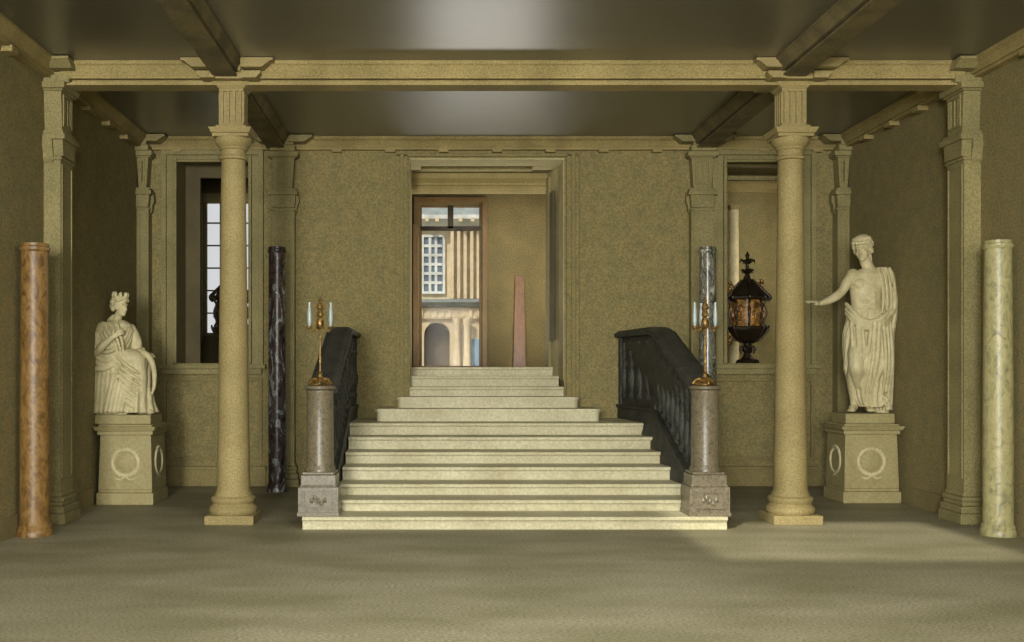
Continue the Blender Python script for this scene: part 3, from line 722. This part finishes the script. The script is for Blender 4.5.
# --- standing statue; u(px,py,dy) turns the photo's pixels into local metres at the statue's own depth
S1 = 13.5/F
def u(px, py, y=0.0): return Vector(((px-872)*S1, y, (412-py)*S1+.13))
def make_standing():
    t = thing('standing_statue', 'standing white marble statue of a wreathed draped youth, arm held out', 'statue', (5.73, RP[1], 1.01))
    bm = B(); box(bm, -.42,.21,-.24,.24,0,.13); o = obj('base_slab', bm, M['ped'], t, bevel=.012)
    bm = B()
    Rh = Matrix.Rotation(-.62,3,'Z') @ Matrix.Rotation(.22,3,'X') @ Matrix.Rotation(-.06,3,'Y')
    hc = u(863,249,-.03)
    head_bm(bm, hc, Rh, 1.27)
    tube(bm, [u(872,272,.0), u(868,264,-.005), u(865,257,-.01)], [.095,.072,.07], 14)
    # torso
    secs = [(868,330,.22,.17),(867,315,.205,.15),(867,303,.185,.135),(867,292,.20,.145),(868,281,.235,.155),(869,273,.22,.12),(870,268,.12,.08)]
    rings = []
    for px, py, rx, ry in secs:
        c = u(px, py); rings.append([(c.x+rx*math.cos(2*PI*k/28), ry*math.sin(2*PI*k/28), c.z) for k in range(28)])
    loft(bm, rings)
    for e, px in ((-1,860),(1,876)):           # chest and belly muscles
        blob(bm, u(px,283,-.085), (.105,.068,.075), seg=16)
    for py in (294,301,308):
        for px in (863,871): blob(bm, u(px,py,-.108), (.050,.040,.046), seg=12)
    blob(bm, u(854,274,0), (.085,.08,.085)); blob(bm, u(885,275,.0), (.09,.085,.09))
    # outstretched right arm
    tube(bm, [u(854,274,-.01), u(848,281,-.03), u(842,290,-.05), u(836,295,-.08), u(827,300,-.11), u(818,303,-.13)], [.078,.072,.058,.06,.05,.034], 14)
    hand(bm, u(818,303,-.13), (-1,-.15,.22), (-.1,-.3,1), 1.15, .35, 1)
    # bent left arm, hand gathering the cloak
    tube(bm, [u(887,276,0), u(892,288,-.0), u(893,303,-.03), u(888,311,-.13), u(880,317,-.19)], [.082,.075,.062,.055,.036], 14)
    hand(bm, u(880,317,-.19), (-1,-.25,-.25), (0,-1,.3), 1.1, .9, -1)
    # legs: standing leg and relaxed leg, then feet
    tube(bm, [u(874,330,0), u(874,352,-.03), u(873,366,-.03), u(873,380,0), u(872,402,.03), u(871,408,.03)], [.13,.115,.085,.08,.05,.048], 14)
    tube(bm, [u(862,330,0), u(855,350,-.10), u(852,364,-.14), u(853,378,-.04), u(857,400,.06), u(858,407,.07)], [.13,.115,.085,.08,.05,.045], 14)
    def foot(a, b, toes):
        tube(bm, [a, (a+b)/2+Vector((0,0,.01)), b], [.05,.048,.038], 12, .8, (0,0,1))
        d = (b-a).normalized(); sd = Vector((-d.y,d.x,0))
        for i in range(5): tube(bm, [b+sd*(i-2)*.02, b+sd*(i-2)*.022+d*(.045-.006*abs(i-1.5))], [.015,.012], 8)
    foot(u(872,407,.03)+Vector((0,.02,0)), u(867,409,-.16), 1)
    foot(u(857,406,.08), u(852,409,-.03), 1)
    obj('body', bm, M['statue'], t, voxel=.0085, relax=3)
    # hair and wreath
    bm = B(); hair_bm(bm, hc, Rh, 1.32, 90, True, 5)
    for e in (-1, 1):       # locks beside the face and behind the ears
        for q in range(5):
            blob(bm, hc+Rh@Vector((e*(.098+.006*(q%2)), -.035+.02*q, .075-.028*q)), (.026,.03,.03), seg=8)
    for q in range(7):
        blob(bm, hc+Rh@Vector((-.08+.0267*q, -.088+.0035*(q-3)**2, .108)), (.022,.018,.02), seg=8)
    tube(bm, [hc+Rh@Vector((.06,.08,-.02)), u(873,262,.02), u(876,269,-.04)], [.03,.024,.016], 8)
    obj('hair', bm, M['statue'], t, voxel=.009)
    bm = B()
    for i in range(26):
        a = 2*PI*i/26; p = Vector((.098*math.cos(a), .112*math.sin(a)+.02, .138-.012*math.sin(a)))
        blob(bm, hc+Rh@p, (.022,.014,.026), Rh@Matrix.Rotation(a+.8,3,'Z'), 8)
    obj('wreath', bm, M['statue'], t, smooth=True)
    # drapery
    bm = B()
    cl = lambda px, py, y, rx, ry, am: (u(px,py).x, y, u(px,py).z, rx, ry, am)
    cloth_rings(bm, [cl(867,308,0,.215,.155,.4), cl(868,318,0,.255,.19,.8), cl(868,335,-.01,.295,.22,1), cl(868,352,-.03,.30,.235,1), cl(868,366,-.03,.295,.23,1.1),
                     cl(869,380,0,.255,.19,1.2), cl(872,397,.02,.20,.15,1.3), cl(875,406,.03,.17,.13,1.2)], nf=17, amp=.055, twist=.13, seed=4)
    # diagonal folds sweeping from the right hip to the left foot
    for i in range(9):
        a0 = 846+i*4.2
        pts = []
        for j, f in enumerate((0,.3,.6,1)):
            px = a0+ (6-12*f*(.2 if i > 5 else 1.0)) * (1 if i > 2 else .35) + 5*f; py = 322+ (62-4*i if i < 4 else 70)*f
            ex = (px-868)*S1/.31; yy = -.24*math.sqrt(max(.05,1-ex*ex))-.012-.03*math.sin(f*3)
            if f == 1: yy += .09
            pts.append(u(px,py,yy))
        tube(bm, pts, [.02,.027,.024,.012], 8)
    # bent knee pushing the cloth out
    tube(bm, [u(858,335,-.08), u(853,352,-.15), u(852,366,-.19), u(856,384,-.08)], [.11,.105,.095,.05], 14)
    # rolled edge round the hips
    for k, dz in enumerate((0,5,9)):
        tube(bm, [u(847,303+dz,-.02), u(850,311+dz,-.14), u(857,320+dz*.8,-.21), u(868,321+dz*.7,-.23), u(878,316+dz,-.215), u(889,307+dz,-.1), u(893,300+dz,.0)], [.025,.034,.036,.034,.034,.032,.025], 10)
    # cloak over the left shoulder
    levels = [(884,266,.03,.07,.07,.2),(887,271,.02,.10,.11,.6),(889,284,.03,.105,.13,1),(890,298,.02,.11,.145,1),(889,312,.0,.10,.15,1),(887,335,.03,.10,.14,1.2),(887,360,.05,.10,.13,1.3),(887,388,.06,.095,.12,1.4),(887,409,.06,.09,.11,1.3)]
    cloth_rings(bm, [cl(*l) for l in levels], nf=9, amp=.09, twist=.05, seed=9)
    for i, px in enumerate((880,884,888,892)):
        tube(bm, [u(px-3,267,-.06), u(px-1,280,-.12), u(px,300,-.14), u(px-2,312,-.16)], [.014,.017,.018,.014], 8)
    for i, (px, y) in enumerate(((883,-.10),(888,-.09),(893,-.04),(895,.02))):
        tube(bm, [u(px,312,y-.05), u(px-1,335,y-.02), u(px,360,y), u(px-1,404,y+.02)], [.018,.022,.02,.018], 8)
    # zigzag hem
    for i in range(5):
        py = 350+i*11; tube(bm, [u(879,py,-.11), u(884,py+5,-.13), u(880,py+10,-.10)], [.016,.022,.014], 8)
    obj('drapery', bm, M['statue'], t, voxel=.0085)
    bm = B(); tube(bm, [u(886,411,.1), u(886,380,.1), u(885,360,.09)], [.10,.075,.07], 12); obj('tree_stump_support', bm, M['statue'], t, voxel=.012)
make_standing()

# --- seated statue
S2 = 13.35/F
def w2(px, py, y=0.0): return Vector(((px-126)*S2, y, (412-py)*S2+.12))
def make_seated():
    t = thing('seated_statue', 'seated white marble statue of a crowned woman in heavy robes', 'statue', (-3.95, LP[1], 1.01))
    bm = B(); box(bm, -.33,.38,-.27,.30,0,.12); obj('base_slab', bm, M['ped'], t, bevel=.012)
    z0 = .12
    # seat with upright folds of cloth hanging over it
    bm = B(); box(bm, -.36,.06,-.20,.26,z0,.68); box(bm, -.38,.08,-.22,.27,.68,.74); obj('seat', bm, M['statue'], t, bevel=.01)
    Rh = Matrix.Rotation(1.05,3,'Z') @ Matrix.Rotation(.10,3,'X')
    hc = w2(120,304.5,-.03)
    bm = B(); head_bm(bm, hc, Rh, 1.08)
    tube(bm, [w2(116,322,0), w2(117,316,-.01), w2(119,311,-.02)], [.075,.055,.052], 12)
    secs = [(111,366,.19,.19),(112,352,.155,.15),(113,343,.145,.14),(114,333,.175,.15),(115,325,.185,.13),(116,320,.10,.08)]
    rings = []
    for px, py, rx, ry in secs:
        c = w2(px, py); rings.append([(c.x+rx*math.cos(2*PI*k/28), ry*math.sin(2*PI*k/28), c.z) for k in range(28)])
    loft(bm, rings)
    blob(bm, w2(120,334,-.09), (.07,.06,.065)); blob(bm, w2(124,333,.03), (.07,.06,.065))
    # near arm bent up to the breast, far arm resting on the knee
    tube(bm, [w2(104,326,-.10), w2(101,337,-.15), w2(101,350,-.23), w2(109,344,-.29), w2(118,336,-.285)], [.07,.062,.055,.05,.036], 12)
    hand(bm, w2(118,336,-.285), (.8,.1,.6), (0,-1,.1), .95, .8, 1)
    tube(bm, [w2(126,327,.10), w2(131,338,.12), w2(134,348,.10), w2(142,350,.02)], [.065,.055,.048,.032], 12)
    hand(bm, w2(142,350,.0), (1,-.2,-.2), (0,-.2,1), .95, .6, -1)
    for y in (-.12, .10):
        tube(bm, [w2(111,364,y*.6), w2(126,359,y), w2(137,358,y)], [.12,.10,.085], 12)
        tube(bm, [w2(138,358,y), w2(141,378,y), w2(143,396,y), w2(146,408,y-.005)], [.085,.075,.06,.05], 12)
    # feet showing under the hem
    for y in (-.12, .10):
        a = w2(146,408,y); b = w2(153,410,y-.03); a.z = max(a.z, z0+.04); b.z = z0+.03
        tube(bm, [a, b], [.045,.034], 10)
        for i in range(5): tube(bm, [b+Vector((.01,(i-2)*.016,0)), b+Vector((.045,(i-2)*.018,-.004))], [.012,.010], 6)
    obj('body', bm, M['statue'], t, voxel=.0085, relax=3)
    bm = B(); hair_bm(bm, hc, Rh, 1.1, 60, True, 8); obj('hair', bm, M['statue'], t, voxel=.009)
    # mural crown: band and battlements
    bm = B(); c = hc
    R3 = Rh
    for i in range(8):
        a = 2*PI*i/8
        p = R3@Vector((.082*math.cos(a), .09*math.sin(a)+.01, .15)); blob(bm, c+p, (.024,.024,.042), R3, 6)
    rings = []
    for rr, z in ((.075,.085),(.088,.10),(.086,.135),(.075,.14)):
        rings.append([c+R3@Vector((rr*math.cos(2*PI*k/24), rr*1.08*math.sin(2*PI*k/24)+.01, z)) for k in range(24)])
    loft(bm, rings); obj('crown', bm, M['statue'], t)
    # drapery
    bm = B()
    cl = lambda px, py, y, rx, ry, am: (w2(px,py).x, y, w2(px,py).z, rx, ry, am)
    cloth_rings(bm, [cl(116,318,0,.11,.09,.3), cl(115,323,0,.20,.15,.8), cl(114,329,0,.235,.19,1.1), cl(113,340,0,.225,.20,1.3), cl(112,350,0,.21,.20,1.3), cl(111,362,0,.215,.21,1), cl(111,370,0,.20,.21,1)], nf=21, amp=.028, twist=.30, seed=2)
    # thighs and knees under the cloth
    for y in (-.13, .11):
        tube(bm, [w2(112,362,y*.8), w2(127,357,y), w2(138,356,y)], [.135,.13,.115], 14)
        tube(bm, [w2(138.5,357,y), w2(141,375,y+.01), w2(142,394,y), w2(144,407,y)], [.115,.10,.085,.085], 14)
    # skirt loft from the lap to the hem
    cloth_rings(bm, [cl(132,358,-.01,.215,.22,.5), cl(133,368,-.01,.205,.24,1), cl(132.5,382,-.01,.215,.25,1.2), cl(133,398,-.01,.25,.26,1.3), cl(134,410,-.01,.29,.27,1.4)], nf=14, amp=.05, twist=.15, seed=6)
    # big catenary folds between the knees and the hem
    for i in range(7):
        y0 = 356+i*6.0
        tube(bm, [w2(120,y0-4,-.22), w2(126,y0+2,-.265), w2(133,y0+8,-.275), w2(140,min(407,y0+13),-.25), w2(145,min(409,y0+17),-.19)], [.012,.02,.024,.02,.010], 8)
    # upright folds down the near side
    for i in range(6):
        px = 99+i*4.2
        tube(bm, [w2(px+1,364,-.215), w2(px,380,-.235), w2(px-.5,394,-.25), w2(px-2+i*.5,409,-.27)], [.02,.026,.028,.03], 8)
    for i in range(5):
        px = 118+i*4; tube(bm, [w2(px,372,-.255), w2(px-3,388,-.27), w2(px-7,408,-.285)], [.014,.024,.026], 8)
    # shawl: diagonal folds across chest and over the shoulder, swag across the waist
    for i in range(5):
        tube(bm, [w2(101+i*4.6,323-i*1.2,-.13), w2(105+i*4.6,331-i*.5,-.225-.01*(i%2)), w2(111+i*4.0,340+i*.5,-.235), w2(117+i*2.6,349+i*.6,-.21)], [.014,.019,.018,.010], 8)
    tube(bm, [w2(105,325,-.10), w2(101,334,-.16), w2(100,345,-.19), w2(101,351,-.20)], [.085,.085,.08,.075], 14)
    tube(bm, [w2(127,326,.08), w2(132,337,.10), w2(134,346,.10)], [.08,.08,.07], 14)
    for i in range(5):      # folds looping under the arm across the waist
        tube(bm, [w2(100,338+i*5,-.20), w2(106,344+i*5,-.25), w2(114,346+i*4,-.25), w2(122,342+i*4,-.20)], [.012,.018,.018,.012], 8)
    for i in range(4):      # sleeve creases
        tube(bm, [w2(97,327+i*6,-.12), w2(100,331+i*6,-.235), w2(105,330+i*6,-.20)], [.012,.016,.010], 8)
    tube(bm, [w2(112,314,.06), w2(108,320,.04), w2(104,330,.0)], [.04,.05,.05], 10)
    for i in range(4):
        tube(bm, [w2(99,330+i*6,-.10), w2(97,340+i*6,-.16), w2(101,350+i*5,-.215), w2(112,356+i*3.5,-.225)], [.02,.024,.024,.016], 8)
    tube(bm, [w2(98,364,-.06), w2(99,366,-.20), w2(107,367,-.245), w2(117,364,-.24)], [.03,.036,.034,.024], 10)
    obj('drapery', bm, M['statue'], t, voxel=.0085)
    bm = B()
    tube(bm, [w2(138,349,-.08), w2(146,351,-.12), w2(153,358,-.14), w2(156.5,370,-.15), w2(156.5,383,-.15), w2(154,392,-.14)], [.03,.04,.04,.034,.026,.012], 12)
    for i in range(5): blob(bm, w2(139+i*1.6,350-(i%2)*2.5,-.06-.02*(i%3)), .03, seg=8)
    obj('horn_of_plenty', bm, M['statue'], t, voxel=.010)
make_seated()

# ------------------------------------------------------------------ hall french window
def muntin(bm, x0, x1, y, z0, z1, nx, nz, w=.03, d=.04):
    for i in range(1, nx): x = x0+(x1-x0)*i/nx; box(bm, x-w/2, x+w/2, y-d/2, y+d/2, z0, z1)
    for i in range(1, nz): z = z0+(z1-z0)*i/nz; box(bm, x0, x1, y-d/2+.002, y+d/2-.002, z-w/2, z+w/2)
win = bpy.data.objects.new('window_1', None); C.objects.link(win); win['kind'] = 'structure'
bm = B(); frame_xz(bm, wx[0]-.12, wx[1]+.12, HZ, wz[1]+.14, .10, hy-.08, hy, 'lrt'); frame_xz(bm, wx[0], wx[1], HZ, wz[1], .035, hy+.05, hy+.13); obj('window_frame', bm, M['wood'], win, bevel=.006)
tz = 1.7+142*20/F
bm = B(); box(bm, wx[0], wx[1], hy+.04, hy+.13, tz-.04, tz+.04); box(bm, (wx[0]+wx[1])/2-.055, (wx[0]+wx[1])/2+.055, hy+.04, hy+.13, tz, wz[1]); obj('transom_bar', bm, M['bronze'], win)
bm = B(); box(bm, wx[0]+.03, wx[1]-.03, hy+.09, hy+.095, HZ+.03, wz[1]-.03); obj('pane', bm, M['glass'], win)
bm = B(); box(bm, wx[0]-.13, wx[0]-.03, hy-.55, hy-.09, HZ+.02, tz); leaf = obj('door_leaf', bm, M['wood'], win, bevel=.01)
bm = B(); tube(bm, [(wx[0]-.02,hy-.5,2.45),(wx[0]+.03,hy-.5,2.45),(wx[0]+.03,hy-.42,2.45)], .014, 8); obj('handle', bm, M['gold'], leaf)
# left room window
win2 = bpy.data.objects.new('window_2', None); C.objects.link(win2); win2['kind'] = 'structure'
bm = B(); frame_xz(bm, LW[0], LW[1], LW[2], LW[3], .05, 18.05, 18.12); muntin(bm, LW[0], LW[1], 18.085, LW[2], LW[3], 3, 6, .025); obj('window_frame', bm, M['pilaster'], win2)
bm = B(); box(bm, LW[0]+.04, LW[1]-.04, 18.08, 18.085, LW[2]+.04, LW[3]-.04); obj('pane', bm, M['glass'], win2)
for i, (a, b) in enumerate(FW):
    w = bpy.data.objects.new('window_%d' % (i+3), None); C.objects.link(w); w['kind'] = 'structure'
    bm = B(); frame_xz(bm, a, b, .7, 4.7, .07, YF-.2, YF-.12); muntin(bm, a, b, YF-.16, .7, 4.7, 4, 7, .03); obj('window_frame', bm, M['white'], w)
    bm = B(); box(bm, a+.05, b-.05, YF-.163, YF-.157, .75, 4.65); obj('pane', bm, M['glass'], w)

# ------------------------------------------------------------------ building across the courtyard
bm = B(); box(bm, -25, 25, 20.3, 60, HZ-.7, HZ-.45); struct('ground_courtyard', bm, M['floor'])
FY = 38.0
def fx(px): return (px-432)*FY/F
def fz(py): return 1.7-(py-370)*FY/F
fac = thing('palace_building', 'sunlit stone building across the courtyard seen through the hall window', 'building', (0,0,0))
bm = B(); GZ = HZ-.45
box(bm, fx(300), fx(424), FY, FY+1, GZ, fz(228)); box(bm, fx(450), fx(620), FY, FY+1, GZ, fz(228)); box(bm, fx(424), fx(450), FY, FY+1, fz(322), fz(228))
box(bm, fx(300), fx(620), FY+1, FY+6, GZ, fz(228))
obj('wall', bm, M['facade'], fac)
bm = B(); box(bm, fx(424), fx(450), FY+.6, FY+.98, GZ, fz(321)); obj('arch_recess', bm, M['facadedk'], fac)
bm = B(); n = 12; cx = (fx(424)+fx(450))/2; rr = (fx(450)-fx(424))/2
poly = [(cx+rr*math.cos(PI*i/n), fz(335)+rr*math.sin(PI*i/n)) for i in range(n+1)]
prism(bm, poly+[(cx-rr, fz(321)+.1),(cx+rr, fz(321)+.1)] if False else [(cx+rr,fz(335))]+[(cx+rr,fz(318)),(cx-rr,fz(318)),(cx-rr,fz(335))]+poly[::-1][1:-1], 'y', FY-.02, FY+.5)
obj('arch_spandrel', bm, M['facade'], fac)
bm = B(); prism(bm, [(FY-.5,fz(300)),(FY-.5,fz(303)),(FY-.3,fz(307)),(FY,fz(307)),(FY,fz(300))], 'x', fx(300), fx(620)); obj('string_course', bm, M['slate'], fac)
bm = B(); box(bm, fx(300), fx(620), FY-.15, FY, fz(319), fz(308)); 
for i in range(14): box(bm, fx(420+i*7), fx(423+i*7), FY-.22, FY-.15, fz(317), fz(310))
obj('frieze', bm, M['facade'], fac)
bm = B(); prism(bm, [(FY-.6,fz(221)),(FY-.2,fz(228)),(FY,fz(228)),(FY,fz(217)),(FY-.6,fz(217))], 'x', fx(300), fx(620))
obj('eaves', bm, M['white'], fac)
bm = B(); prism(bm, [(FY-.6,fz(217)),(FY+2.6,fz(160)),(FY+6,fz(160)),(FY+6,fz(217))], 'x', fx(300), fx(620)); obj('roof', bm, M['slate'], fac)
for px in (427, 437, 460, 472):
    bm = B(); box(bm, fx(px-1.8), fx(px+1.8), FY-.68, FY-.5, fz(224), fz(220)); obj('eave_block', bm, M['facade'], fac)
for px in (452, 458.5, 465, 471.5, 478):
    bm = B(); box(bm, fx(px-1.6), fx(px+1.6), FY-.22, FY, fz(299), fz(229)); obj('pilaster', bm, M['facade'], fac)
for px in (456.5, 466.5):
    bm = B(); lathe(bm, [(.14,GZ),(.14,fz(357)),(.12,fz(356)),(.105,fz(326)),(.15,fz(323)),(.15,fz(319))], fx(px), FY-.35, 16); obj('column', bm, M['facade'], fac, smooth=True)
wdw = bm = B(); frame_xz(bm, fx(421.5), fx(445), fz(294), fz(235), .09, FY-.12, FY); f = obj('window_frame', bm, M['white'], fac)
bm = B(); box(bm, fx(424), fx(442), FY-.05, FY-.01, fz(292), fz(237)); obj('pane', bm, M['pane'], f)
bm = B(); muntin(bm, fx(424), fx(442), FY-.07, fz(292), fz(237), 3, 6, .1, .06); obj('muntin', bm, M['white'], f)
bm = B(); box(bm, fx(471.5), fx(480), FY-.1, FY, GZ, fz(339)); obj('door', bm, M['blue'], fac)

# ------------------------------------------------------------------ light
def area(name, loc, tgt, sx, sy, e, col):
    l = bpy.data.lights.new(name, 'AREA'); l.shape = 'RECTANGLE'; l.size = sx; l.size_y = sy; l.energy = e; l.color = col
    o = bpy.data.objects.new(name, l); C.objects.link(o); o.location = loc
    o.rotation_euler = (Vector(tgt)-Vector(loc)).to_track_quat('-Z','Y').to_euler()
    return o
DAY = (1.0,.98,.92)
area('daylight_window_left', (-2.5,YF+.15,2.9), (1.5,12,2.2), 2.2, 3.6, 1950, DAY)
area('daylight_window_middle', (.9,YF+.15,2.9), (1.5,12,2.2), 2.2, 3.6, 480, DAY)
area('daylight_window_right', (4.3,YF+.15,2.9), (3.5,12,2.2), 2.2, 3.6, 130, DAY)
area('ceiling_fill', (.9,5.5,ZC+.2), (.9,5.5,0), 2.8, 2.4, 200, (1,.99,.94))  # added lamp out of view, brightens floor and steps
area('right_room_fill', (7.2,17.0,3.4), (5.4,17.6,3.0), 1.0, 2.0, 26, (1,.9,.7))  # added unseen lamp brightening the right side room
sun = bpy.data.lights.new('sun', 'SUN'); sun.energy = 2.4; sun.angle = .03; sun.color = (1,.95,.85)
area('hall_fill', (2.8,18.3,3.6), (-1,18.6,3.2), 1.4, 2.4, 60, (1,.93,.78))  # added lamp hidden at the hall's right side, brightens the hall
area('hall_uplight_fill', (.9,17.9,HZ+.01), (.9,17.9,5), 2.0, 1.6, 62, (1,.96,.86))  # added lamp hidden at floor level, lights the ceiling and passage soffit
so = bpy.data.objects.new('sun', sun); C.objects.link(so); so.rotation_euler = Vector((.45,.7,-.75)).to_track_quat('-Z','Y').to_euler()
w = bpy.data.worlds.new('world'); bpy.context.scene.world = w; w.use_nodes = True
bg = w.node_tree.nodes['Background']; bg.inputs[0].default_value = (.93,.95,.96,1); bg.inputs[1].default_value = .6

# ------------------------------------------------------------------ camera
cam = bpy.data.cameras.new('camera'); co = bpy.data.objects.new('camera', cam); C.objects.link(co)
cam.sensor_width = 36; cam.sensor_fit = 'HORIZONTAL'; cam.lens = 36*F/1024
cam.shift_x = (512-432)/1024; cam.shift_y = (370-321)/1024
co.location = (0,0,1.7); co.rotation_euler = (PI/2,0,0); cam.clip_end = 300
sc = bpy.context.scene; sc.camera = co
sc.view_settings.view_transform = 'Standard'; sc.view_settings.look = 'None'; sc.view_settings.gamma = 1
sc.view_settings.use_curve_mapping = False; sc.view_settings.exposure = 0.35
